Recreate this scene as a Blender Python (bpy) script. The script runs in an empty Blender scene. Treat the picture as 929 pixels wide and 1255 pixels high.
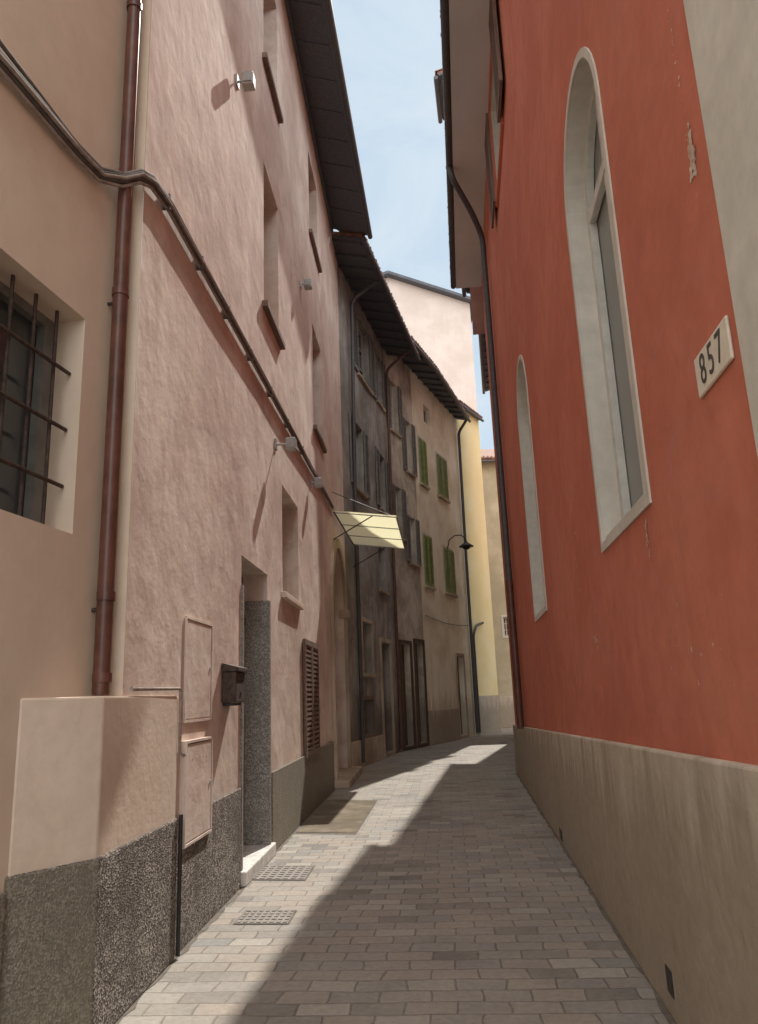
import bpy, bmesh, math, random
from mathutils import Matrix, Vector
random.seed(4)
scene=bpy.context.scene
# ---------------------------------------------------------------- materials
def newmat(name):
    m=bpy.data.materials.new(name); m.use_nodes=True
    nt=m.node_tree; b=nt.nodes['Principled BSDF']; return m,nt,b
def N(nt,t,**k):
    n=nt.nodes.new(t)
    for a,v in k.items():
        if a in n.inputs.keys(): n.inputs[a].default_value=v
        else: setattr(n,a,v)
    return n
def coords(nt,scale=(1,1,1),rot=(0,0,0)):
    tc=N(nt,'ShaderNodeTexCoord'); mp=N(nt,'ShaderNodeMapping')
    mp.inputs['Scale'].default_value=scale; mp.inputs['Rotation'].default_value=rot
    nt.links.new(tc.outputs['Object'],mp.inputs[0]); return mp.outputs[0]
def noise(nt,vec,scale,detail=4,rough=.6,dist=0):
    n=N(nt,'ShaderNodeTexNoise'); n.inputs['Scale'].default_value=scale; n.inputs['Detail'].default_value=detail
    n.inputs['Roughness'].default_value=rough; n.inputs['Distortion'].default_value=dist
    nt.links.new(vec,n.inputs['Vector']); return n.outputs['Fac']
def ramp(nt,fac,a,b,ca=(0,0,0,1),cb=(1,1,1,1)):
    if a>b: a,b,ca,cb=b,a,cb,ca
    r=N(nt,'ShaderNodeValToRGB'); r.color_ramp.elements[0].position=a; r.color_ramp.elements[1].position=b
    r.color_ramp.elements[0].color=ca; r.color_ramp.elements[1].color=cb
    nt.links.new(fac,r.inputs[0]); return r.outputs[0]
def mix(nt,fac,a,b,mode='MIX'):
    n=N(nt,'ShaderNodeMix',data_type='RGBA',blend_type=mode)
    for i,v in ((0,fac),(6,a),(7,b)):
        if isinstance(v,(int,float)): n.inputs[i].default_value=v
        elif isinstance(v,tuple): n.inputs[i].default_value=v if len(v)==4 else v+(1,)
        else: nt.links.new(v,n.inputs[i])
    return n.outputs[2]
def mth(nt,op,a,b,c=None):
    n=N(nt,'ShaderNodeMath',operation=op)
    for i,v in enumerate((a,b,c)):
        if v is None: continue
        if isinstance(v,(int,float)): n.inputs[i].default_value=v
        else: nt.links.new(v,n.inputs[i])
    return n.outputs[0]
def bump(nt,b,h,strength,dist,prev=None):
    n=N(nt,'ShaderNodeBump'); n.inputs['Strength'].default_value=strength; n.inputs['Distance'].default_value=dist
    nt.links.new(h,n.inputs['Height'])
    if prev is not None: nt.links.new(prev,n.inputs['Normal'])
    nt.links.new(n.outputs[0],b.inputs['Normal']); return n.outputs[0]
def plaster(name,base,stain,light,amt=.6,bmp=.5,dirt=None,bscale=5,bdist=.03,streak=.5,zdirt=1.2,near=True,grain=.10,soft=.0,bscl=.8,lite=.75,smear=None,brough=.62):
    m,nt,b=newmat(name); v=coords(nt); vs=coords(nt,(3,3,.35))
    bigf=noise(nt,v,bscl,6 if near else 4,.62,.4 if near else 0)
    c=mix(nt,mth(nt,'MULTIPLY',ramp(nt,bigf,.44-soft,.64+soft),amt),base,stain)
    c=mix(nt,mth(nt,'MULTIPLY',ramp(nt,bigf,.50+soft,.34-soft),lite),c,light)
    st=noise(nt,vs,1.6,5,.65)
    c=mix(nt,mth(nt,'MULTIPLY',ramp(nt,st,.50-soft*.5,.78+soft*.5),streak),c,stain)
    if smear:
        sm=noise(nt,coords(nt,(1,.9,1.7),(math.radians(38),0,0)),1.15,6,.72,1.2)
        c=mix(nt,mth(nt,'MULTIPLY',ramp(nt,sm,.53,.72),.7),c,smear)
    if dirt:
        sp=N(nt,'ShaderNodeSeparateXYZ'); nt.links.new(v,sp.inputs[0])
        h=mth(nt,'MULTIPLY_ADD',st,-1.8,sp.outputs[2])
        g=ramp(nt,h,0,min(1,zdirt*.5),(1,1,1,1),(0,0,0,1))
        c=mix(nt,mth(nt,'MULTIPLY',g,.75),c,dirt)
    if near:
        hn=noise(nt,v,bscale,8,brough)
        c=mix(nt,1.0,c,ramp(nt,hn,.3,.7,(1-grain,)*3+(1,),(1+grain*.6,)*3+(1,)),'MULTIPLY')
        if bmp>0: bump(nt,b,hn,bmp,bdist)
    nt.links.new(c,b.inputs['Base Color']); b.inputs['Roughness'].default_value=.93
    b.inputs['Specular IOR Level'].default_value=.15
    return m
def rough_stone(name,dark,lightc,scale=55,bd=.02,stainamt=.55):
    m,nt,b=newmat(name); v=coords(nt)
    vo=N(nt,'ShaderNodeTexVoronoi'); vo.inputs['Scale'].default_value=scale; nt.links.new(v,vo.inputs['Vector'])
    sp=N(nt,'ShaderNodeSeparateColor'); nt.links.new(vo.outputs['Color'],sp.inputs[0])
    c=mix(nt,ramp(nt,sp.outputs[0],.35,.95),dark,lightc)
    c=mix(nt,mth(nt,'MULTIPLY',ramp(nt,noise(nt,v,2.4,6,.75),.36,.62),stainamt),c,dark)
    nt.links.new(c,b.inputs['Base Color']); b.inputs['Roughness'].default_value=.95; b.inputs['Specular IOR Level'].default_value=.2
    bump(nt,b,vo.outputs['Distance'],1.0,bd)
    return m
def simple(name,col,rough=.6,metal=0,var=.25,scale=12,bm=0,spec=.5,bd=.004):
    m,nt,b=newmat(name); v=coords(nt)
    d=tuple(x*(1-var) for x in col); l=tuple(min(1,x*(1+var)) for x in col)
    f=noise(nt,v,scale,4,.65)
    c=mix(nt,ramp(nt,f,.3,.7),d,l)
    nt.links.new(c,b.inputs['Base Color']); b.inputs['Roughness'].default_value=rough; b.inputs['Metallic'].default_value=metal
    b.inputs['Specular IOR Level'].default_value=spec
    if bm: bump(nt,b,f,bm,bd)
    return m
def wood(name,col):
    m,nt,b=newmat(name); v=coords(nt,(14,14,.9))
    c=mix(nt,ramp(nt,noise(nt,v,2.2,5,.7,.4),.3,.7),tuple(x*.55 for x in col),tuple(x*1.3 for x in col))
    nt.links.new(c,b.inputs['Base Color']); b.inputs['Roughness'].default_value=.7
    return m

PINK=plaster('pink_plaster',(.76,.625,.535),(.60,.46,.395),(.84,.735,.65),.9,.42,bscale=3.2,bdist=.04,streak=.45,smear=(.50,.375,.315),brough=.58)
PEACH=plaster('peach_plaster',(.76,.625,.495),(.69,.555,.44),(.80,.68,.56),.6,.25,bscale=6,bdist=.02,streak=.3,grain=.04,soft=.06)
PEACH2=plaster('peach_block_plaster',(.75,.615,.495),(.64,.515,.41),(.80,.68,.575),.6,.4,bscale=14,bdist=.012,streak=.4,grain=.06,soft=.02)
RED=plaster('red_plaster',(.61,.200,.128),(.52,.168,.112),(.66,.255,.175),.8,.45,bscale=6,bdist=.018,streak=.55,grain=.09,soft=.05,lite=.7,smear=(.55,.215,.16))
PLINTH=plaster('plinth_render',(.60,.525,.425),(.48,.41,.325),(.67,.61,.52),.9,.5,dirt=(.36,.30,.23),bscale=9,bdist=.02,zdirt=.8,soft=.03,smear=(.46,.385,.29))
WHITE=plaster('white_plaster',(.66,.63,.56),(.54,.51,.44),(.72,.70,.64),.7,.3,bscale=9,bdist=.01,streak=.5,soft=.1)
SOFFIT=plaster('soffit_plaster',(.66,.66,.64),(.58,.58,.56),(.72,.72,.71),.7,0,near=False,soft=.1)
GREY=plaster('grey_plaster',(.36,.34,.31),(.21,.19,.165),(.48,.455,.42),1,.6,dirt=(.16,.13,.105),zdirt=1.8,streak=.9,bscale=5,bdist=.04,soft=.03)
BEIGE=plaster('beige_plaster',(.60,.535,.43),(.33,.285,.23),(.72,.66,.55),1,.6,dirt=(.20,.155,.12),zdirt=1.8,streak=.95,bscale=5,bdist=.04)
CREAM=plaster('cream_plaster',(.93,.87,.68),(.72,.64,.48),(.95,.91,.78),.8,0,dirt=(.50,.43,.34),zdirt=1.4,streak=.8,near=False)
YELLOW=plaster('yellow_plaster',(.95,.82,.46),(.90,.74,.38),(.96,.86,.56),.6,0,streak=.3,near=False)
OLIVE=plaster('olive_plaster',(.54,.48,.34),(.44,.39,.27),(.62,.56,.41),.9,0,near=False)
FPINK=plaster('pale_pink_plaster',(.70,.60,.535),(.60,.51,.45),(.74,.65,.59),.8,0,streak=.6,near=False,soft=.05)
SALMON=plaster('salmon_plaster',(.64,.40,.35),(.56,.34,.30),(.70,.49,.43),.7,0,streak=.3,near=False)
ROUGH=rough_stone('roughcast_base',(.12,.10,.088),(.72,.66,.58),95,.012,.75)
ROUGH2=rough_stone('roughcast_dark',(.20,.18,.14),(.40,.365,.29),110,.006)
GRANITE=rough_stone('granite',(.23,.22,.20),(.58,.56,.53),95,.002)
STONE=plaster('door_stone',(.50,.40,.30),(.34,.26,.19),(.6,.5,.4),.9,0,near=False)
STEPM=simple('step_stone',(.66,.64,.60),.85)
BROWNP=simple('brown_pipe_paint',(.125,.052,.037),.38,0,.35,7,0,.5)
DARKM=simple('dark_metal',(.04,.037,.037),.5,.4)
DARKPIPE=simple('dark_pipe',(.08,.076,.078),.5)
IRON=simple('rusty_iron',(.075,.05,.04),.75,.2,.5,25)
CABLE=simple('cable_sheath',(.17,.155,.14),.8,0,.3,20,0,.2)
CABLE2=simple('cable_sheath_pale',(.36,.30,.265),.8,0,.3,20,0,.2)
TIMBER=wood('eave_timber',(.105,.115,.135))
DARKWOOD=wood('dark_wood',(.10,.065,.045))
SHUTB=wood('brown_shutter',(.20,.13,.095))
SHUTG=simple('green_shutter_paint',(.22,.28,.09),.6,0,.3,6)
SHUTD=simple('grey_shutter_paint',(.18,.175,.16),.6,0,.25,6)
FRAMEW=simple('white_frame_paint',(.62,.61,.56),.5,0,.12,8)
FRAMEG=simple('grey_frame_paint',(.34,.34,.32),.5,0,.15,8)
TILE=simple('roof_tile',(.25,.14,.105),.9,0,.45,7,.6,.3,.01)
METALG=simple('grey_metal',(.42,.42,.41),.5,.3,.15,14)
PLAQ=simple('plaque_enamel',(.76,.70,.58),.5,0,.10,14)
INK=simple('plaque_ink',(.07,.062,.055),.6,0,.1,14)
CHIP=plaster('chipped_plaster',(.68,.54,.45),(.56,.38,.30),(.74,.64,.56),1,0,near=False,bscl=14)
CASTI=simple('cast_iron',(.24,.215,.19),.75,.2,.3,18,.5)
SLAB=plaster('hatch_slab',(.19,.158,.112),(.14,.117,.085),(.26,.22,.165),.9,0,near=False,bscl=2.5)
DIRT=simple('joint_dirt',(.15,.13,.105),.95,0,.4,8)
m,nt,b=newmat('window_glass'); b.inputs['Base Color'].default_value=(.045,.055,.06,1); b.inputs['Roughness'].default_value=.08; b.inputs['Specular IOR Level'].default_value=.6; GLASS=m
m,nt,b=newmat('milky_glass'); v=coords(nt); c=mix(nt,ramp(nt,noise(nt,v,.9,3,.6),.3,.7),(.20,.215,.205),(.27,.28,.265)); nt.links.new(c,b.inputs['Base Color']); b.inputs['Roughness'].default_value=.3; b.inputs['Specular IOR Level'].default_value=.3; MILKY=m
m,nt,b=newmat('canopy_sheet'); b.inputs['Base Color'].default_value=(.86,.84,.68,1); b.inputs['Roughness'].default_value=.5
tr=N(nt,'ShaderNodeBsdfTranslucent'); tr.inputs[0].default_value=(.97,.95,.78,1); ms=N(nt,'ShaderNodeMixShader'); ms.inputs[0].default_value=.75
nt.links.new(b.outputs[0],ms.inputs[1]); nt.links.new(tr.outputs[0],ms.inputs[2]); nt.links.new(ms.outputs[0],nt.nodes['Material Output'].inputs[0]); CANOPY=m
# paving
m,nt,b=newmat('stone_pavers'); v=coords(nt,(1,1,1),(0,0,math.radians(4.5)))
wob=N(nt,'ShaderNodeTexNoise'); wob.inputs['Scale'].default_value=2.5; wob.inputs['Detail'].default_value=2; nt.links.new(v,wob.inputs['Vector'])
va=N(nt,'ShaderNodeVectorMath',operation='MULTIPLY_ADD'); nt.links.new(wob.outputs['Color'],va.inputs[0]); va.inputs[1].default_value=(.09,.07,0); nt.links.new(v,va.inputs[2])
br=N(nt,'ShaderNodeTexBrick'); nt.links.new(va.outputs[0],br.inputs['Vector'])
for k,x in (('Color1',(.0,.0,.0,1)),('Color2',(1,1,1,1)),('Mortar',(.5,.5,.5,1)),('Scale',1.0),('Mortar Size',.007),('Mortar Smooth',.6),('Bias',0),('Brick Width',.28),('Row Height',.165)): br.inputs[k].default_value=x
br.offset=.5
cr=N(nt,'ShaderNodeValToRGB'); e=cr.color_ramp.elements; e[0].position=0; e[0].color=(.195,.180,.162,1); e[1].position=1; e[1].color=(.41,.375,.325,1)
for p,c in ((.25,(.31,.288,.255,1)),(.5,(.35,.30,.25,1)),(.75,(.27,.26,.245,1))):
    x=e.new(p); x.color=c
nt.links.new(br.outputs['Color'],cr.inputs[0])
c=mix(nt,br.outputs['Fac'],cr.outputs[0],(.22,.195,.165))
c=mix(nt,mth(nt,'MULTIPLY',ramp(nt,noise(nt,v,.8,6,.7),.40,.70),.6),c,(.45,.405,.34))
hf=noise(nt,v,22,5,.72)
c=mix(nt,1.0,c,ramp(nt,hf,.25,.8,(.76,.76,.76,1),(1.14,1.14,1.14,1)),'MULTIPLY')
nt.links.new(c,b.inputs['Base Color']); b.inputs['Roughness'].default_value=.8; b.inputs['Specular IOR Level'].default_value=.3
h=mth(nt,'MULTIPLY_ADD',hf,.7,mth(nt,'SUBTRACT',1,br.outputs['Fac']))
bump(nt,b,h,.8,.010); PAVE=m
EARTH=simple('ground_earth',(.22,.20,.17),.95,0,.2,1)
# ---------------------------------------------------------------- geometry helpers
def link(o,parent=None):
    scene.collection.objects.link(o)
    if parent is not None: o.parent=parent
    return o
def empty(name):
    o=bpy.data.objects.new(name,None); o.empty_display_size=.3; return link(o)
def mesh_obj2(name,V,F,mat,parent=None,bevel=0,smooth=False,weld=False):
    me=bpy.data.meshes.new(name); me.from_pydata([tuple(v) for v in V],[],F); me.update()
    bm=bmesh.new(); bm.from_mesh(me)
    if weld: bmesh.ops.remove_doubles(bm,verts=bm.verts,dist=1e-5)
    bmesh.ops.recalc_face_normals(bm,faces=bm.faces); bm.to_mesh(me); bm.free()
    me.materials.append(mat)
    for p in me.polygons: p.use_smooth=smooth
    o=bpy.data.objects.new(name,me); link(o,parent)
    if bevel:
        md=o.modifiers.new('b','BEVEL'); md.width=bevel; md.segments=2; md.limit_method='ANGLE'
    return o
def mesh_obj(name,verts,faces,mat,parent=None,smooth=False,bevel=0):
    return mesh_obj2(name,verts,faces,mat,parent,bevel,smooth,True)
class Fr:
    def __init__(s,p0,p1,left=True):
        s.p=Vector((p0[0],p0[1],0)); d=Vector((p1[0]-p0[0],p1[1]-p0[1],0)); s.L=d.length; s.u=d.normalized()
        s.n=Vector((s.u.y,-s.u.x,0)) if left else Vector((-s.u.y,s.u.x,0))
    def P(s,a,z,o=0): return s.p+s.u*a+s.n*o+Vector((0,0,z))
    def s(s,Y): return (Y-s.p.y)/s.u.y
BF=[(0,1,2,3),(4,5,6,7),(0,1,5,4),(1,2,6,5),(2,3,7,6),(3,0,4,7)]
def boxv(fr,a,b,c,d,o0,o1):
    return [fr.P(a,c,o0),fr.P(b,c,o0),fr.P(b,c,o1),fr.P(a,c,o1),fr.P(a,d,o0),fr.P(b,d,o0),fr.P(b,d,o1),fr.P(a,d,o1)]
def box(name,fr,a,b,c,d,o0,o1,mat,parent=None,bevel=0):
    return mesh_obj(name,boxv(fr,a,b,c,d,o0,o1),BF,mat,parent,bevel=bevel)
def boxes(name,fr,lst,mat,parent=None,bevel=0):
    V=[];F=[]
    for t in lst:
        k=len(V); V+=boxv(fr,*t); F+=[tuple(i+k for i in f) for f in BF]
    return mesh_obj2(name,V,F,mat,parent,bevel)
def tube(name,pts,r,mat,parent=None,cyc=False):
    c=bpy.data.curves.new(name,'CURVE'); c.dimensions='3D'; c.bevel_depth=r; c.bevel_resolution=3; c.use_fill_caps=True
    s=c.splines.new('POLY'); s.points.add(len(pts)-1)
    for i,p in enumerate(pts): s.points[i].co=(p[0],p[1],p[2],1)
    s.use_smooth=True
    o=bpy.data.objects.new(name,c); c.materials.append(mat); return link(o,parent)
def arcpts(a,b,zc,n=20):
    r=(b-a)/2; m=(a+b)/2
    return [(m-r*math.cos(math.pi*i/n),zc+r*math.sin(math.pi*i/n)) for i in range(n+1)]
def outline(op):
    a,b,c,d,zc=op
    if zc is None: return [(a,c),(b,c),(b,d),(a,d)]
    return [(a,c),(b,c)]+arcpts(a,b,zc)[::-1]
def wall(name,fr,s0,s1,z0,z1,ops,depth,mat,parent,revmat=None):
    V=[];F=[]
    def q(*pts):
        k=len(V); V.extend(pts); F.append(tuple(range(k,k+len(pts))))
    ss=sorted(set([s0,s1]+[x for o in ops for x in o[:2]])); zz=sorted(set([z0,z1]+[x for o in ops for x in o[2:4]]))
    for i in range(len(ss)-1):
        for j in range(len(zz)-1):
            cs=(ss[i]+ss[i+1])/2; cz=(zz[j]+zz[j+1])/2
            if any(o[0]<cs<o[1] and o[2]<cz<o[3] for o in ops): continue
            q(fr.P(ss[i],zz[j]),fr.P(ss[i+1],zz[j]),fr.P(ss[i+1],zz[j+1]),fr.P(ss[i],zz[j+1]))
    for o in ops:
        if o[4] is not None:
            A=arcpts(o[0],o[1],o[4])
            for i in range(len(A)-1):
                (x0,y0),(x1,y1)=A[i],A[i+1]
                q(fr.P(x0,y0),fr.P(x1,y1),fr.P(x1,o[3]),fr.P(x0,o[3]))
    ob=mesh_obj(name,V,F,mat,parent)
    V2=[];F2=[]
    for o in ops:
        L=outline(o)
        for i in range(len(L)):
            (x0,y0),(x1,y1)=L[i],L[(i+1)%len(L)]
            k=len(V2); V2+= [fr.P(x0,y0,0),fr.P(x1,y1,0),fr.P(x1,y1,-depth),fr.P(x0,y0,-depth)]; F2.append((k,k+1,k+2,k+3))
    if V2: mesh_obj2(name+'_reveals',V2,F2,revmat or mat,parent)
    return ob
def pane(name,fr,op,o,mat,parent):
    L=outline(op); return mesh_obj2(name,[fr.P(x,z,o) for x,z in L],[tuple(range(len(L)))],mat,parent)
def ringframe(name,fr,op,w,o0,o1,mat,parent,outward=True):
    a,b,c,d,zc=op
    sg=1 if outward else -1
    op2=(a-w*sg,b+w*sg,c-w*sg,d+w*sg,zc)
    A=outline(op);B=outline(op2); n=len(A); V=[];F=[]
    for (x,z) in A: V+=[fr.P(x,z,o0),fr.P(x,z,o1)]
    for (x,z) in B: V+=[fr.P(x,z,o0),fr.P(x,z,o1)]
    for i in range(n):
        j=(i+1)%n; a0,a1,b0,b1=2*i,2*i+1,2*j,2*j+1; c0,c1,d0,d1=[t+2*n for t in (a0,a1,b0,b1)]
        F+=[(a1,b1,d1,c1),(a0,b0,b1,a1),(c0,d0,d1,c1),(a0,b0,d0,c0)]
    return mesh_obj2(name,V,F,mat,parent)
def window(fr,op,depth,parent,frame=FRAMEG,glass=GLASS,mull=1,trans=2,fw=.06):
    pane('glass',fr,op,-depth+.004,glass,parent)
    ringframe('frame',fr,op,fw,-depth+.006,-depth+.06,frame,parent,outward=False)
    a,b,c,d,zc=op; L=[]
    for i in range(mull):
        x=a+(b-a)*(i+1)/(mull+1); L.append((x-.03,x+.03,c+fw,d-fw-.002,-depth+.008,-depth+.055))
    for i in range(trans):
        z=c+(d-c)*(i+1)/(trans+1); L.append((a+fw,b-fw,z-.02,z+.02,-depth+.010,-depth+.048))
    if L: boxes('glazing_bars',fr,L,frame,parent)
def shutter(name,fr,a,b,c,d,o,mat,parent,step=.07):
    L=[(a,a+.05,c,d,o,o+.04),(b-.05,b,c,d,o,o+.04),(a+.05,b-.05,c,c+.08,o,o+.038),(a+.05,b-.05,d-.08,d,o,o+.038)]
    z=c+.08
    while z<d-.1:
        L.append((a+.05,b-.05,z+.01,z+.045,o+.008,o+.032)); z+=step
    L.append((a+.05,b-.05,c+.08,d-.08,o+.002,o+.007))
    return boxes(name,fr,L,mat,parent)
def roof(fr,s0,s1,H,ov0,ov1,parent,depth=5,slope=.3,rafters=True,soff=TIMBER,rstep=.62,gut=True,tiles=True):
    def pt(s,o,dz): 
        return fr.P(s,H+slope*((ov0+(ov1-ov0)*(s-s0)/(s1-s0))-o)+dz,o)
    ovs=lambda s: ov0+(ov1-ov0)*(s-s0)/(s1-s0)
    V=[pt(s0,ov0,0),pt(s1,ov1,0),pt(s1,-depth,0),pt(s0,-depth,0),pt(s0,ov0,.05),pt(s1,ov1,.05),pt(s1,-depth,.05),pt(s0,-depth,.05)]
    mesh_obj('eave_boards',V,BF,soff,parent)
    V=[pt(s0,ov0+.03,.054),pt(s1,ov1+.03,.054),pt(s1,-depth,.054),pt(s0,-depth,.054),pt(s0,ov0+.03,.14),pt(s1,ov1+.03,.14),pt(s1,-depth,.14),pt(s0,-depth,.14)]
    mesh_obj('roof_covering',V,BF,TILE,parent)
    if rafters:
        V=[];F=[]; s=s0+.2; h_=.07 if rafters is True else rafters
        while s<s1-.1:
            o=ovs(s)-.06; k=len(V)
            for (ss,oo) in ((s-.05,o),(s+.05,o),(s+.05,-.05),(s-.05,-.05)): V.append(pt(ss,oo,-h_))
            for (ss,oo) in ((s-.05,o),(s+.05,o),(s+.05,-.05),(s-.05,-.05)): V.append(pt(ss,oo,-.002))
            F+=[tuple(i+k for i in f) for f in BF]; s+=rstep
        mesh_obj2('rafters',V,F,soff,parent)
    if tiles:
        V=[];F=[]; s=s0+.05
        while s<s1:
            ov=ovs(s); k=len(V); n=7
            for j in range(n):
                t=math.pi*j/(n-1); x=.085*math.cos(t); z=.075*math.sin(t)
                V.append(pt(s+x,ov+.08+random.uniform(-.015,.015),.125+z)); V.append(pt(s+x,ov-.6,.15+z))
            for j in range(n-1): F.append((k+2*j,k+2*j+1,k+2*j+3,k+2*j+2))
            F.append(tuple(k+2*j for j in range(n))); s+=.2
        mesh_obj2('eave_tiles',V,F,TILE,parent)
    if gut:
        n=max(2,int((s1-s0)/1.5)); pts=[pt(s0+(s1-s0)*i/n,ovs(s0+(s1-s0)*i/n)+.07,-.02+random.uniform(-.008,.008)) for i in range(n+1)]
        tube('gutter',pts,.06,DARKPIPE,parent)
def shell(fr,s0,s1,h,depth,mat,parent,near=True,far=True):
    V=[];F=[]
    def q(*p):
        k=len(V); V.extend(p); F.append(tuple(range(k,k+4)))
    if near: q(fr.P(s0,0,-.001),fr.P(s0,h,-.001),fr.P(s0,h,-depth),fr.P(s0,0,-depth))
    if far: q(fr.P(s1,0,-.001),fr.P(s1,h,-.001),fr.P(s1,h,-depth),fr.P(s1,0,-depth))
    q(fr.P(s0,0,-depth),fr.P(s1,0,-depth),fr.P(s1,h,-depth),fr.P(s0,h,-depth))
    mesh_obj2('side_and_back_walls',V,F,mat,parent)
def elbowed(name,pts,r,mat,parent=None):
    P=[Vector(p) for p in pts]; out=[P[0]]
    for i in range(1,len(P)-1):
        a,b,c=P[i-1],P[i],P[i+1]; d=min(.18,(b-a).length*.45,(c-b).length*.45)
        s=b+(a-b).normalized()*d; e=b+(c-b).normalized()*d
        for t in (0,.25,.5,.75,1): out.append(s*(1-t)**2+b*2*t*(1-t)+e*t*t)
    out.append(P[-1]); return tube(name,out,r,mat,parent)
# ---------------------------------------------------------------- ground
mesh_obj('ground',[(-300,-300,-.01),(300,-300,-.01),(300,300,-.01),(-300,300,-.01)],[(0,1,2,3)],EARTH)
mesh_obj('paved_street',[(-9,-14,0),(9,-14,0),(14,60,0),(-6,60,0)],[(0,1,2,3)],PAVE)
# ---------------------------------------------------------------- pink house (left)
pink=empty('pink_house')
L=Fr((-1.52,4.5),(-.86,18.06),True)
S=L.s
sw=lambda y0,y1,z0,z1:(S(y0),S(y1),z0,z1,None)
ops=[sw(7.40,8.68,.12,3.02),sw(9.65,10.95,2.95,4.38),(S(14.95),S(17.35),.12,4.75,4.75-(S(17.35)-S(14.95))/2),
     sw(8.5,9.5,6.38,8.42),sw(12.9,14.1,6.38,8.42),sw(8.5,9.5,10.05,11.95),sw(12.75,13.95,10.25,12.05),sw(11.2,12.55,.80,2.45)]
wall('facade',L,0,S(18.06),0,13.25,ops,.32,PINK,pink)
shell(L,0,S(18.06),13.2,7,PINK,pink)
for o in (ops[3],ops[4],ops[5],ops[6]):
    window(L,o,.30,pink,FRAMEG)
    box('window_sill',L,o[0]-.10,o[1]+.12,o[2]-.09,o[2]-.003,-.02,.07,SHUTB,pink,.01)
window(L,ops[1],.30,pink,DARKWOOD); box('window_sill',L,ops[1][0]-.08,ops[1][1]+.1,2.87,2.947,-.02,.06,PEACH2,pink,.008)
o=ops[7]; pane('glass',L,o,-.30,GLASS,pink)
mid=(o[0]+o[1])/2
shutter('shutter_1',L,o[0]-.02,mid-.01,o[2],o[3]+.02,.012,SHUTB,pink); shutter('shutter_2',L,mid+.01,o[1]+.02,o[2],o[3]+.02,.014,SHUTB,pink)
o=ops[0]
boxes('door_leaf',L,[(o[0]+.02,o[1]-.02,.14,2.45,-.318,-.27)]+[(o[0]+.12+j*.56,o[0]+.58+j*.56,z,z+.55,-.269,-.25) for j in range(2) for z in (.3,.95,1.6)],DARKWOOD,pink,.006)
box('door_transom_glass',L,o[0]+.02,o[1]-.02,2.53,3.0,-.312,-.28,GLASS,pink)
box('door_lintel',L,o[0]+.02,o[1]-.02,2.45,2.53,-.316,-.24,DARKWOOD,pink)
box('stone_door_jamb',L,o[1]-.045,o[1]+.012,.12,2.72,-.25,.035,GRANITE,pink,.006)
box('stone_door_jamb_near',L,o[0]-.012,o[0]+.045,.12,2.72,-.25,.02,GRANITE,pink,.006)
box('doorstep',L,o[0]-.05,o[1]+.1,0.0,.125,-.33,.07,STEPM,pink,.012)
for i,(y0,y1,h) in enumerate([(5.46,7.32,.84),(8.80,14.6,.84)]):
    box('roughcast_base',L,S(y0),S(y1),0,h,.0,.03,ROUGH if i==0 else ROUGH2,pink,.008)
o=ops[2]
ringframe('stone_arch',L,o,.20,.002,.07,STONE,pink)
pane('arch_door_back',L,o,-.315,DARKWOOD,pink)
boxes('arch_door_panels',L,[(o[0]+.08+j*1.18,o[0]+1.1+j*1.18,z,z+.8,-.312,-.27) for j in range(2) for z in (.3,1.25,2.2)],DARKWOOD,pink,.01)
box('arch_imposts',L,o[1]-.03,o[1]+.26,3.38,3.56,-.1,.12,STONE,pink,.01)
box('arch_threshold',L,o[0]-.3,o[1]+.35,0,.13,-.3,.30,STONE,pink,.015)
roof(L,-.8,S(16.75),12.75,.42,.90,pink,rafters=.02,rstep=.8)
box('eave_wall_plate',L,-.7,S(16.7),12.86,12.98,.002,.06,TIMBER,pink)
bk=[Vector((-1.53+.03,4.15,0)),Vector((-1.78,3.79,0)),Vector((-2.0,3.9,0)),Vector((-2.0,5.0,0)),L.P(S(5.44),0,-.2),L.P(S(5.44),0,.028)]
def prism(name,pl,z0,z1,mat,parent,bev=.012):
    V=[p+Vector((0,0,z0)) for p in pl]+[p+Vector((0,0,z1)) for p in pl]; n=len(pl)
    F=[tuple(range(n)),tuple(range(n,2*n))]+[(i,(i+1)%n,n+(i+1)%n,n+i) for i in range(n)]
    return mesh_obj(name,V,F,mat,parent,bevel=bev)
prism('corner_buttress',bk,0,1.66,PEACH2,pink)
pb=prism('corner_buttress_base',[Vector((-1.484,4.14,0)),Vector((-1.79,3.765,0)),Vector((-1.85,3.9,0)),Vector((-1.6,4.6,0)),L.P(S(5.44),0,-.1),L.P(S(5.44),0,.045)],0,.86,ROUGH,pink)
pb.data.materials.append(ROUGH2)
for p in pb.data.polygons:
    if p.normal.y<-.4: p.material_index=1
# ---------------------------------------------------------------- peach house (near left)
peach=empty('peach_house')
A=Fr((-1.66,4.47),(-1.66-.18*6.5,4.47-6.5),True); A.n=-A.n
SA=lambda Y:(4.47-Y)*A.L/6.5
opA=(SA(4.14),SA(2.95),2.55,3.87,None)
wall('facade',A,0,SA(-2.03),0,13.2,[opA,(SA(4.1),SA(3.0),7.0,8.8,None)],.26,PEACH,peach)
mesh_obj('return_wall',[(-1.66,4.47,0),(-1.522,4.498,0),(-1.522,4.498,13.2),(-1.66,4.47,13.2)],[(0,1,2,3)],PEACH,pink)
box('roughcast_base',A,SA(3.76),SA(-2),0,.80,0,.03,ROUGH2,peach,.01)
box('roof_slab',A,0,SA(-2.03),13.2,13.35,-6,.3,TILE,peach)
V=[A.P(SA(-2.03),0,0),A.P(SA(-2.03),13.2,0),A.P(SA(-2.03),13.2,-6),A.P(SA(-2.03),0,-6)]
mesh_obj('side_wall',V,[(0,1,2,3)],PEACH,peach)
pane('glass',A,opA,-.255,GLASS,peach)
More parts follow.
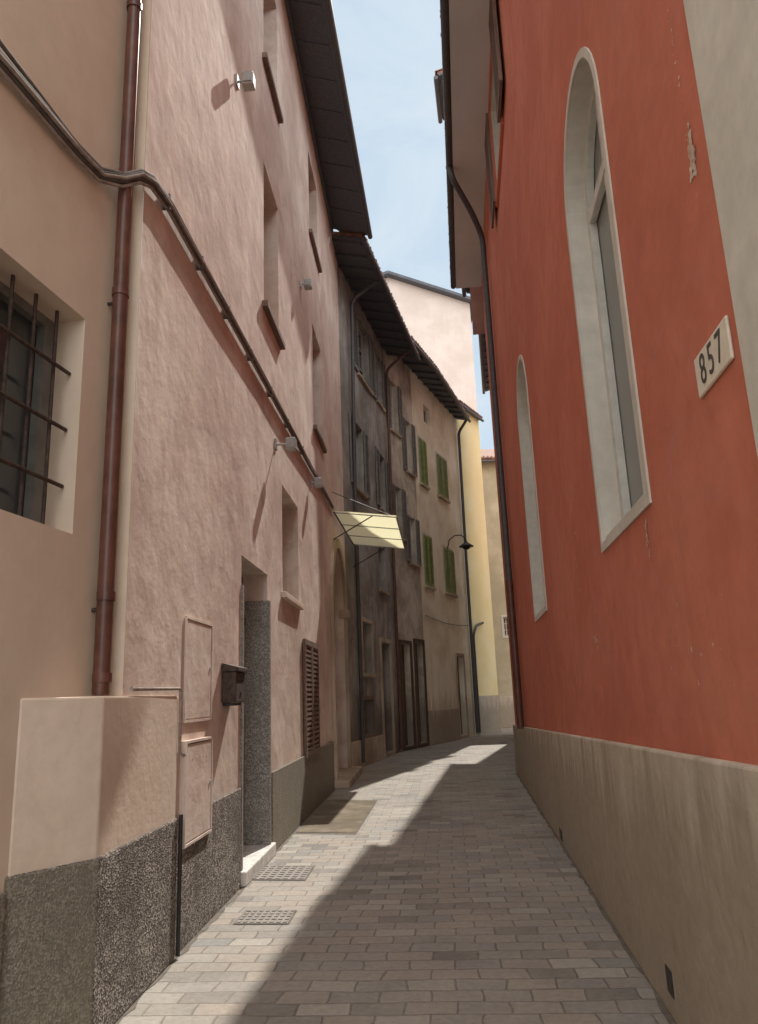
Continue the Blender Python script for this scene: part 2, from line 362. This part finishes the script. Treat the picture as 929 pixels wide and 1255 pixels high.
boxes('dark_shutter_frame',A,[(opA[0]+.0,opA[0]+.09,opA[2],opA[3],-.252,-.20),(opA[0]+.50,opA[0]+.58,opA[2]+.06,opA[3]-.06,-.252,-.20),(opA[0]+.09,opA[1],opA[2],opA[2]+.06,-.252,-.20),(opA[0]+.09,opA[1],opA[3]-.06,opA[3],-.252,-.20)],SHUTD,peach)
pane('upper_glass',A,(SA(4.1),SA(3.0),7.0,8.8,None),-.255,GLASS,peach)
gr=empty('window_grille')
xs=[opA[0]+.13+.2*i for i in range(6)]; zs=[2.83,3.17,3.52]
for i,x in enumerate(xs): tube('vertical_bar',[A.P(x,2.551,-.10),A.P(x,3.868,-.10)],.011,IRON,gr)
for z in zs: tube('horizontal_bar',[A.P(opA[0]+.012,z,-.075),A.P(opA[1]-.01,z,-.075)],.012,IRON,gr)
dp=empty('brown_downpipe')
px,py=-1.600,4.375
tube('pipe',[(px-.005,py,1.67),(px,py,4.0),(px+.003,py,8),(px,py,13.1)],.047,BROWNP,dp)
for z in (1.74,2.2,4.15,6.4): tube('pipe_collar',[(px,py,z),(px,py,z+.05)],.055,BROWNP,dp)
for z in (2.15,4.1): tube('pipe_bracket',[(px-.1,py,z),(px,py,z)],.012,IRON,dp)
cb=empty('cable_bundle')
def cpath(dz,off,r,mat):
    pts=[A.P(SA(Y),z+dz,.03+off) for Y,z in ((0.5,4.74),(1.5,4.78),(2.6,4.80),(3.3,4.83),(3.9,4.84),(4.15,4.87))]
    pts+=[Vector((-1.60+off,4.315-off,4.95+dz)),Vector((-1.515+off,4.40-off,5.04+dz)),L.P(0.03,5.10+dz,.035+off)]
    for Y,z in ((4.9,5.18),(6.5,5.24),(8.4,5.29),(10.4,5.34),(12.3,5.38),(14,5.42),(15.3,5.46)): pts.append(L.P(S(Y),z+dz,.028+off+random.uniform(-.006,.006)))
    tube('cable',pts,r,mat,cb)
cpath(0,0,.019,CABLE); cpath(.045,.012,.014,CABLE); cpath(-.04,.004,.011,CABLE2); cpath(.0,.035,.012,CABLE2); cpath(.02,.03,.009,CABLE)
tube('cable',[A.P(SA(Y),z,.03) for Y,z in ((.5,5.0),(2.0,4.98),(3.0,4.96),(3.9,4.9),(4.15,4.9))],.012,CABLE,cb)
for Y in (4.85,5.7,6.6,7.6,8.7,9.9,11.2,12.9): 
    zc=5.18+(Y-4.9)*.028; box('cable_clip',L,S(Y),S(Y)+.02,zc-.055,zc+.07,.001,.062,CABLE,cb)
def panel(y0,y1,z0,z1,rows,off):
    e=empty('utility_meter_door'); a,b=S(y0),S(y1)
    ringframe('frame',L,(a,b,z0,z1,None),.018,.001,off+.005,PINK,e)
    boxes('door',L,[(a+.008,b-.008,z0+.008,z1-.008,.001,off)],PINK,e,.003)
    for r in range(rows): boxes('vents',L,[(a+.14+i*.09,a+.155+i*.09,z1-.12-r*.05,z1-.107-r*.05,off+.0002,off+.002) for i in range(5)],PEACH2,e)
    box('lock',L,b-.06,b-.035,(z0+z1)/2,(z0+z1)/2+.03,off+.0002,off+.008,METALG,e)
panel(5.65,6.33,1.49,2.22,0,.010); panel(5.60,6.25,.66,1.33,1,.045)
tube('meter_conduit',[L.P(S(5.48),1.70,.03),L.P(S(5.48),1.28,.03),L.P(S(5.60),1.25,.03)],.012,CABLE2,None)
tube('ledge_conduit',[L.P(0.05,1.70,.03),L.P(S(5.45),1.71,.03)],.012,CABLE2,None)
tube('earthing_pipe',[L.P(S(5.45),.88,.06),L.P(S(5.45),.02,.06)],.014,DARKM,None)
mb=empty('mailbox')
a,b=S(6.68),S(7.02)
boxes('body',L,[(a,b,1.60,1.86,.002,.13)],IRON,mb,.01)
V=[L.P(a-.01,1.862,0.002),L.P(b+.01,1.862,.002),L.P(b+.01,1.862,.15),L.P(a-.01,1.862,.15),L.P(a-.01,1.94,.002),L.P(b+.01,1.94,.002),L.P(b+.01,1.90,.15),L.P(a-.01,1.90,.15)]
mesh_obj('lid',V,BF,IRON,mb,bevel=.006)
boxes('slot_and_lock',L,[(a+.05,b-.05,1.79,1.81,.130,.134),(a+.15,a+.18,1.66,1.69,.130,.136),(a+.03,b-.03,1.575,1.599,.01,.1)],DARKM,mb)
def wlamp(Y,z,arm=.2):
    e=empty('wall_spotlight'); s=S(Y)
    tube('arm',[L.P(s,z,0),L.P(s,z,arm)],.014,METALG,e)
    box('wall_plate',L,s-.05,s+.05,z-.07,z+.07,.001,.02,METALG,e,.004)
    mesh_obj('head',boxv(L,s-.07,s+.06,z-.09,z+.07,arm-.06,arm+.07),BF,METALG,e,bevel=.015)
    box('lens',L,s-.085,s-.071,z-.07,z+.05,arm-.045,arm+.055,FRAMEG,e,.003)
wlamp(7.04,8.29,.13); wlamp(11.5,8.4,.13); wlamp(9.2,4.78,.2); wlamp(12.3,5.15,.13)
# canopy
cn=empty('door_canopy')
cf=Fr((-.98,15.1),(-.72,18.6),True)
V=[cf.P(0,5.34,.04),cf.P(cf.L,5.34,.04),cf.P(cf.L,5.16,1.33),cf.P(0,5.16,1.33)]; V+= [v+Vector((0,0,.012)) for v in V]
mesh_obj('sheet',V,BF,CANOPY,cn)
for i in range(4):
    s=cf.L*i/3; s=min(max(s,.03),cf.L-.03)
    tube('rib',[cf.P(s,5.315,.03),cf.P(s,5.14,1.32)],.012,METALG,cn)
    if i in (0,3): tube('brace',[cf.P(s,4.75,.03),cf.P(s,5.20,.85)],.012,DARKM,cn)
tube('front_rail',[cf.P(0,5.14,1.33),cf.P(cf.L,5.14,1.33)],.016,METALG,cn)
tube('wall_rail',[cf.P(0,5.31,.06),cf.P(cf.L,5.31,.06)],.016,DARKM,cn)
tube('stay',[cf.P(0.03,5.75,.02),cf.P(.03,5.19,1.2)],.008,DARKM,cn); 
# ---------------------------------------------------------------- grey house
grey=empty('grey_house')
C=Fr((-.86,18.075),(.34,23.39),True); SC=C.s
def cw(y0,y1,z0,z1): return (SC(y0),SC(y1),z0,z1,None)
ops=[cw(19.9,21.3,10.5,12.4),cw(22.2,23.0,10.6,12.3),cw(19.2,20.2,7.0,8.9),cw(22.0,22.9,7.1,8.9),cw(19.4,20.4,2.2,3.5),cw(21.4,22.5,.12,3.1),cw(21.6,22.5,4.6,6.0),cw(19.3,20.3,.7,1.55)]
wall('facade',C,0.002,C.L,0,13.1,ops,.25,GREY,grey)
shell(C,.01,C.L,13.05,6,GREY,grey)
for o in ops[:5]+ops[6:7]:
    window(C,o,.23,grey,FRAMEG); box('window_sill',C,o[0]-.1,o[1]+.1,o[2]-.08,o[2]-.003,-.01,.08,STONE,grey,.01)
for o in ops[:2]+ops[2:4]:
    w=(o[1]-o[0])/2
    shutter('shutter_1',C,o[0]-w+.05,o[0]-.01,o[2],o[3],.02,SHUTD,grey,.09); shutter('shutter_2',C,o[1]+.01,min(o[1]+w-.05,C.L-.05),o[2],o[3],.02,SHUTD,grey,.09)
box('door_leaf',C,ops[5][0],ops[5][1],.1,3.1,-.24,-.2,DARKWOOD,grey); ringframe('door_surround',C,ops[5],.12,.002,.05,STONE,grey)
pane('vent_back',C,ops[7],-.24,DARKWOOD,grey); ringframe('vent_frame',C,ops[7],.08,.002,.04,SHUTB,grey)
ringframe('window_surround',C,ops[4],.1,.002,.04,STONE,grey)
box('stone_base',C,.02,SC(21.2),0,.62,0,.05,STONE,grey,.01)
roof(C,-1.25,C.L+.5,12.62,.98,1.05,grey)
elbowed('downpipe',[C.P(SC(18.9),12.7,.9),C.P(SC(18.9),12.2,.15),C.P(SC(18.9),7,.08),C.P(SC(18.9),.1,.08)],.05,DARKPIPE,None)
elbowed('downpipe',[C.P(C.L-.1,12.7,.9),C.P(C.L-.1,12.1,.12),C.P(C.L-.1,7,.08),C.P(C.L-.1,.1,.08)],.05,BROWNP,None)
# ---------------------------------------------------------------- beige + cream houses
D=Fr((.34,23.40),(3.5,30.87),True); SD=D.s
def dw(y0,y1,z0,z1): return (SD(y0),SD(y1),z0,z1,None)
beige=empty('beige_house'); sb=SD(25.75)
ops=[dw(23.75,24.45,10.2,12.0),dw(24.95,25.55,9.1,11.0),dw(23.8,24.4,6.6,8.3),dw(24.9,25.5,5.9,7.5),dw(23.75,24.5,.12,3.2),dw(24.9,25.6,.12,3.3)]
wall('facade',D,.003,sb,0,13.3,ops,.25,BEIGE,beige); shell(D,.01,sb,13.25,6,BEIGE,beige)
for o in ops[:4]:
    window(D,o,.23,beige,FRAMEW); box('window_sill',D,o[0]-.1,o[1]+.1,o[2]-.08,o[2]-.003,-.01,.08,STONE,beige,.01)
    shutter('shutter_1',D,o[0]-.33,o[0]-.01,o[2],o[3],.02,SHUTD,beige,.09); shutter('shutter_2',D,o[1]+.01,o[1]+.28,o[2],o[3],.02,SHUTD,beige,.09)
for o in ops[4:]:
    boxes('door_leaf',D,[(o[0],o[1],.1,o[3],-.24,-.2)]+[(o[0]+.08,o[1]-.08,z,z+.7,-.199,-.18) for z in (.3,1.2,2.1)],DARKWOOD,beige); ringframe('door_surround',D,o,.1,.002,.05,DARKWOOD,beige)
roof(D,-.1,sb,12.95,1.0,.95,beige)
cream=empty('cream_house')
ops=[dw(28.0,29.0,9.0,10.65),dw(26.15,26.85,5.3,7.1),dw(28.2,29.2,5.3,7.0),dw(26.2,26.8,9.0,10.7),dw(28.9,29.7,.12,3.0),dw(26.9,27.6,11.6,12.3)]
wall('facade',D,sb+.003,D.L,0,13.3,ops,.25,CREAM,cream); shell(D,sb+.02,D.L,13.25,6,CREAM,cream)
for i in (0,1,2,3):
    o=ops[i]; pane('glass',D,o,-.22,GLASS,cream); mid=(o[0]+o[1])/2
    shutter('shutter_1',D,o[0]-.02,mid-.03,o[2],o[3],.02,SHUTG,cream,.08); shutter('shutter_2',D,mid+.03,o[1]+.02,o[2],o[3],.03,SHUTG,cream,.08)
    box('window_sill',D,o[0]-.12,o[1]+.12,o[2]-.09,o[2]-.003,-.01,.1,STONE,cream,.01); ringframe('window_surround',D,o,.1,.001,.012,WHITE,cream)
window(D,ops[5],.2,cream,FRAMEW,GLASS,0,0)
o=ops[4]; box('door_leaf',D,o[0],o[1],.1,o[3],-.24,-.2,DARKWOOD,cream); ringframe('door_surround',D,o,.1,.002,.04,STONE,cream)
box('stone_base',D,sb+.05,ops[4][0]-.12,0,1.1,0,.04,PLINTH,cream,.01)
roof(D,sb+.005,D.L,12.95,.95,.5,cream)
elbowed('downpipe',[D.P(D.L-.25,12.9,.5),D.P(D.L-.25,12.4,.12),D.P(D.L-.25,7,.09),D.P(D.L-.25,.1,.09)],.06,DARKPIPE,None)
tube('facade_cable',[D.P(sb+.2+5.0*t,4.25-.12*math.sin(t*math.pi),.03) for t in [i/12 for i in range(13)]],.010,CABLE,None)
sl=empty('street_lamp'); s=SD(28.6)
tube('bracket',[D.P(s,7.0,.02),D.P(s,7.35,.12),D.P(s,7.5,.35),D.P(s,7.48,.6),D.P(s,7.35,.75),D.P(s,7.22,.78)],.022,DARKM,sl)
ctr=D.P(s,7.2,.78); prof=[(.03,.06),(.05,0),(.12,-.06),(.27,-.16),(.28,-.19),(.16,-.18),(.12,-.27),(0,-.31)]
V=[];F=[];n=20
for r,z in prof:
    for i in range(n): V.append(ctr+Vector((r*math.cos(2*math.pi*i/n),r*math.sin(2*math.pi*i/n),z)))
for k in range(len(prof)-1):
    for i in range(n): F.append((k*n+i,k*n+(i+1)%n,(k+1)*n+(i+1)%n,(k+1)*n+i))
mesh_obj2('shade',V,F,DARKM,sl,smooth=True)
# ---------------------------------------------------------------- yellow, olive, tall pink
yel=empty('yellow_house'); E=Fr((3.5,30.90),(4.75,33.1),True)
wall('facade',E,0.005,E.L,0,13.9,[],.2,YELLOW,yel); shell(E,.01,E.L,13.85,5,YELLOW,yel)
box('stone_base',E,.1,E.L,0,1.5,0,.05,PLINTH,yel,.01)
roof(E,0,E.L,13.8,.15,.15,yel,4,.25,False)
elbowed('wall_pipe',[E.P(.12,.1,.07),E.P(.12,3.9,.07),E.P(.5,4.3,.07),E.P(1.2,4.45,.07)],.05,DARKPIPE,yel)
ol=empty('olive_house'); Of=Fr((3.0,36.5),(13,36.9),True)
ops=[(5+i*1.9,5.9+i*1.9,z,z+1.6,None) for i in range(3) for z in (3.3,6.6,9.9)]+[(2.75,3.05,4.2,5.1,None)]
wall('facade',Of,0,Of.L,0,12.9,ops,.2,OLIVE,ol); shell(Of,0,Of.L,12.9,7,OLIVE,ol)
for o in ops:
    window(Of,o,.18,ol,FRAMEW); ringframe('window_surround',Of,o,.1,.002,.03,WHITE,ol)
box('stone_base',Of,0,Of.L,0,1.4,0,.05,PLINTH,ol,.01)
roof(Of,0,Of.L,12.85,.4,.4,ol,6,.4,True)
tp=empty('tall_pink_house')
V=[(-2,36,0),(5.15,36,0),(5.15,36,21.4),(.95,36,23.1),(-2,36,22.0)]; V+=[(x,y+7,z) for x,y,z in V]
mesh_obj('walls',V,[(0,1,2,3,4),(5,6,7,8,9),(0,1,6,5),(1,2,7,6),(4,0,5,9)],FPINK,tp)
def slab(name,a,b,y0,y1,t,mat,par):
    V=[(a[0],y0,a[1]),(b[0],y0,b[1]),(b[0],y1,b[1]),(a[0],y1,a[1])]; V+=[(x,y,z+t) for x,y,z in V]
    mesh_obj(name,V,BF,mat,par)
slab('roof_slope_right',(.95,23.11),(5.45,21.29),35.6,43.4,.16,TIMBER,tp); slab('roof_slope_left',(-2.3,21.9),(.94,23.11),35.6,43.4,.16,TIMBER,tp)
# ---------------------------------------------------------------- red house (right)
red=empty('red_house')
Rf=Fr((1.40-.1025*6.2,-2.0),(1.40+.1025*12,16.2),False); SR=Rf.s
rops=[(SR(3.67),SR(4.92),2.53,4.90+(SR(4.92)-SR(3.67))/2,4.90),(SR(8.58),SR(9.96),2.53,5.1+(SR(9.96)-SR(8.58))/2,5.1)]
up=(SR(8.6),SR(10.2),8.95,10.55,None); up2=(SR(3.5),SR(5.0),8.95,10.55,None)
wall('facade',Rf,0,Rf.L,0,11.02,rops+[up,up2],.19,RED,red,revmat=WHITE)
shell(Rf,0,Rf.L,11.0,7,RED,red)
for o in rops:
    ringframe('white_window_border',Rf,o,.055,.001,.012,WHITE,red)
    pane('glass',Rf,o,-.185,MILKY,red)
    ringframe('frame',Rf,o,.08,-.18,-.13,FRAMEW,red,outward=False)
    m_=(o[0]+o[1])/2
    boxes('glazing_bars',Rf,[(m_-.03,m_+.03,o[2]+.07,o[3]-.08,-.178,-.14),(o[0]+.07,o[1]-.07,o[4]-.05,o[4]+.04,-.176,-.13)],FRAMEW,red,.004)
    box('sloped_sill',Rf,o[0]+.002,o[1]-.002,o[2]+.002,o[2]+.04,-.18,-.01,WHITE,red,.006)
for o in (up,up2):
    window(Rf,o,.17,red,FRAMEW); ringframe('surround',Rf,o,.08,.002,.04,RED,red)
    shutter('shutter',Rf,o[1]+.02,o[1]+.75,o[2],o[3],.042,SHUTB,red,.09); shutter('shutter',Rf,o[0]-.75,o[0]-.02,o[2],o[3],.042,SHUTB,red,.09)
def plin(o0,o1,y0,y1,zz0,zz1,mat,name):
    V=[Rf.P(SR(y0),-.0,o0),Rf.P(SR(y1),0,o0),Rf.P(SR(y1),0,o1),Rf.P(SR(y0),0,o1),Rf.P(SR(y0),zz0,o0),Rf.P(SR(y1),zz1,o0),Rf.P(SR(y1),zz1,o1),Rf.P(SR(y0),zz0,o1)]
    mesh_obj(name,V,BF,mat,red,bevel=.012)
plin(-.01,.05,-1.9,16.25,1.46,.94,PLINTH,'plinth')
boxes('plinth_vent',Rf,[(SR(4.15),SR(4.27),.12,.24,.051,.054)],DARKM,red); boxes('plinth_vent',Rf,[(SR(8.6),SR(8.8),.05,.16,.051,.056)],DARKM,red)
box('grey_pilaster',Rf,0,SR(2.24),1.50,11.0,.0,.03,WHITE,red,.008)
V=boxv(Rf,-.3,Rf.L+.1,11.0,11.12,-.3,.60); mesh_obj('soffit',V,BF,SOFFIT,red)
def rp(s,o,z): return Rf.P(s,z,o)
V=[rp(-.3,.66,11.13),rp(Rf.L+.1,.66,11.13),rp(Rf.L+.1,-6,13.4),rp(-.3,-6,13.4)]; V+=[v+Vector((0,0,.1)) for v in V]
mesh_obj('roof_covering',V,BF,TILE,red)
V=[];F=[]; s=-.2
while s<Rf.L:
    k=len(V)
    for j in range(7):
        t=math.pi*j/6; V.append(rp(s+.085*math.cos(t),.71+random.uniform(-.02,.02),11.20+.075*math.sin(t))); V.append(rp(s+.085*math.cos(t),.2,11.40+.075*math.sin(t)))
    for j in range(6): F.append((k+2*j,k+2*j+1,k+2*j+3,k+2*j+2))
    F.append(tuple(k+2*j for j in range(7))); s+=.2
mesh_obj2('eave_tiles',V,F,TILE,red)
tube('gutter',[rp(-.3+i*(Rf.L+.4)/10,.66,11.06) for i in range(11)],.065,DARKPIPE,red)
sp=SR(13.2)
elbowed('downpipe',[rp(sp-1.2,.66,11.02),rp(sp-1.2,.62,10.75),rp(sp-.5,.3,10.55),rp(sp,.09,10.3),rp(sp,.09,7),rp(sp,.09,3.5)],.055,DARKPIPE,None)
tube('downpipe_shoe',[rp(sp,.09,3.5),rp(sp,.09,1.0)],.062,BROWNP,None)
def chips(Y,z,w,h,n,rmax=.022):
    V=[];F=[]
    for q0 in range(n):
        cs=SR(Y)+random.gauss(0,w/2.4); cz=z+random.gauss(0,h/2.4); r=random.uniform(.15,1)**2*rmax+.002; k=len(V); m_=14
        ph=random.uniform(0,6); off=.0020+.00012*q0
        for i in range(m_):
            t=2*math.pi*i/m_; q_=r*(1+.35*math.sin(3*t+ph)+random.uniform(-.3,.3)); V.append(Rf.P(cs+q_*math.cos(t),cz+1.3*q_*math.sin(t),off))
        F.append(tuple(range(k,k+m_)))
    mesh_obj2('chipped_plaster',V,F,CHIP,red)
chips(2.44,3.53,.035,.09,48,.017); chips(2.46,4.0,.03,.7,26,.006); chips(3.78,2.35,.04,.24,26,.011); chips(5.6,1.95,.20,.05,24,.011); chips(10.6,1.7,.5,.2,14,.02); chips(3.3,1.75,.9,.25,18,.007); chips(6.5,2.6,.8,.6,14,.010)
pq=empty('house_number_plaque')
a,b=SR(2.35),SR(2.715)
mesh_obj('plate',boxv(Rf,a,b,2.655,2.815,.001,.014),BF,PLAQ,pq,bevel=.006)
t=bpy.data.curves.new('numerals','FONT'); t.body='857'; t.size=.165; t.align_x='CENTER'; t.align_y='CENTER'; t.extrude=.001; t.space_character=1.35; t.materials.append(INK)
to=bpy.data.objects.new('numerals',t); link(to,pq)
ux=-Rf.u; uz=Vector((0,0,1)); un=Rf.n
M=Matrix((ux,uz,un)).transposed().to_4x4(); M.translation=Rf.P((a+b)/2,2.735,.0155); to.matrix_world=M@Matrix.Diagonal((.82,1,1,1))
# ---------------------------------------------------------------- houses beyond, right
sal=empty('salmon_house')
Gf=Fr((2.72,16.35),(3.25,20.0),False)
box('walls',Gf,0,Gf.L,0,13.0,-5,0,SALMON,sal)
box('upper_storey',Gf,0.02,Gf.L-.05,11.6,13.0,0.001,.35,SALMON,sal)
box('tower_walls',Gf,0.0,1.4,13.0,17.2,-4,.1,SOFFIT,sal)
roof(Gf,-.1,1.5,17.1,.75,.75,sal,4,.2); roof(Gf,1.5,Gf.L,12.95,.45,.45,sal,4,.25)
ter=empty('terracotta_house')
Hf=Fr((3.50,20.05),(5.35,31.0),False)
tw=[(1.5+i*2.6,2.5+i*2.6,z,z+1.7,None) for i in range(4) for z in (4.5,8,11.3)]
wall('facade',Hf,0,Hf.L,0,14.8,tw,.2,SALMON,ter); shell(Hf,0,Hf.L,14.8,6,SALMON,ter)
for o in tw: window(Hf,o,.18,ter,FRAMEW)
roof(Hf,0,Hf.L,14.4,.30,.5,ter,5,.3)
# ---------------------------------------------------------------- street details
def cover(name,pts,mat,grid,h=.014):
    V=[Vector((x,y,.004)) for x,y in pts]+[Vector((x,y,h)) for x,y in pts]
    e=empty(name); mesh_obj('plate',V,BF,mat,e,bevel=.003)
    c=sum((Vector((x,y,0)) for x,y in pts),Vector())/4
    V=[c+(Vector((x,y,0))-c)*1.06+Vector((0,0,.003)) for x,y in pts]; mesh_obj('joint',V,[(0,1,2,3)],DIRT,e)
    p0,p1,p3=Vector((*pts[0],0)),Vector((*pts[1],0)),Vector((*pts[3],0)); 
    if grid:
        V=[];F=[]; nx,ny=grid
        for i in range(nx):
            for j in range(ny):
                u0,u1=(i+.2)/nx,(i+.8)/nx; v0,v1=(j+.25)/ny,(j+.75)/ny; k=len(V)
                for zz in (h+.0005,h+.005):
                    for (u_,v_) in ((u0,v0),(u1,v0),(u1,v1),(u0,v1)): V.append(p0+(p1-p0)*u_+(p3-p0)*v_+Vector((0,0,zz)))
                F+=[tuple(q_+k for q_ in f) for f in BF]
        mesh_obj2('studs',V,F,mat,e)
cover('manhole_cover',[(-1.33,7.62),(-.81,7.52),(-.78,8.12),(-1.29,8.2)],CASTI,(7,7),.008)
cover('drain_grate',[(-1.19,6.19),(-.79,6.14),(-.77,6.5),(-1.16,6.56)],CASTI,(8,5),.008)
cover('cellar_hatch_slab',[(-1.18,10.1),(-.44,9.9),(-.22,12.8),(-1.03,13.1)],SLAB,None,.008)
def strip(name,fr,s0,s1,o0,w,step=.12):
    V=[];F=[];s=s0;i=0
    while s<s1:
        V+=[fr.P(s,.004,o0),fr.P(s,.004,o0+w*random.uniform(.35,1.3))]
        if i: F.append((2*i-2,2*i-1,2*i+1,2*i))
        s+=step;i+=1
    mesh_obj2(name,V,F,DIRT,None)
strip('dirt_along_wall',Rf,SR(1.5),SR(16.2),.045,.035); strip('dirt_along_wall',L,S(4.3),S(7.3),.03,.04); strip('dirt_along_wall',L,S(8.8),S(14.6),.025,.04)
# ---------------------------------------------------------------- light, world, camera
sv=Vector((.228,.85,1)); az=math.atan2(sv.x,sv.y); el=math.atan2(1,math.hypot(sv.x,sv.y)); sd=sv.normalized()
l=bpy.data.lights.new('sun','SUN'); l.energy=5; l.angle=math.radians(.5); l.color=(1,.95,.87)
so=bpy.data.objects.new('sun',l); link(so); so.rotation_euler=sd.to_track_quat('Z','Y').to_euler(); so.location=(5,20,30)
w=bpy.data.worlds.new('World'); scene.world=w; w.use_nodes=True; nt=w.node_tree; bg=nt.nodes['Background']
sk=N(nt,'ShaderNodeTexSky'); sk.sky_type='NISHITA'; sk.sun_disc=False; sk.sun_elevation=el; sk.sun_rotation=az; sk.air_density=1.0; sk.dust_density=.3; sk.ozone_density=1
tc=N(nt,'ShaderNodeTexCoord'); mp=N(nt,'ShaderNodeMapping'); mp.inputs['Scale'].default_value=(1.5,1.5,4); nt.links.new(tc.outputs['Generated'],mp.inputs[0])
# pale haze over the blue, thin wisps, and an added out-of-view white glow overhead / opposite the sun, lifting the shade
c=mix(nt,.8,sk.outputs[0],(6.5,8.0,9.2,1))
cl=ramp(nt,noise(nt,mp.outputs[0],2.2,6,.62,.7),.40,.76)
c=mix(nt,mth(nt,'MULTIPLY',cl,.65),c,(8.5,9.0,9.4,1))
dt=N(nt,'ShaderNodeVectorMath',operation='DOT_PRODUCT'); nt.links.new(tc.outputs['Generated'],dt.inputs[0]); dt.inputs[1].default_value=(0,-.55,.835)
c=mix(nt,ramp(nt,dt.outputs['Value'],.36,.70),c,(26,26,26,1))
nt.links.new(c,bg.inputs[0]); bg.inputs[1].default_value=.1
cam=bpy.data.cameras.new('camera'); co=bpy.data.objects.new('camera',cam); link(co)
cam.sensor_fit='VERTICAL'; cam.sensor_height=36; cam.lens=930/1255*36; cam.clip_start=.05; cam.clip_end=1000
Rm=Matrix.Rotation(math.pi/2+math.radians(13.7),4,'X')@Matrix.Rotation(math.radians(-2.2),4,'Z'); Rm.translation=(0,0,1.6); co.matrix_world=Rm
scene.camera=co
scene.view_settings.view_transform='Standard'; scene.view_settings.look='None'; scene.view_settings.exposure=0
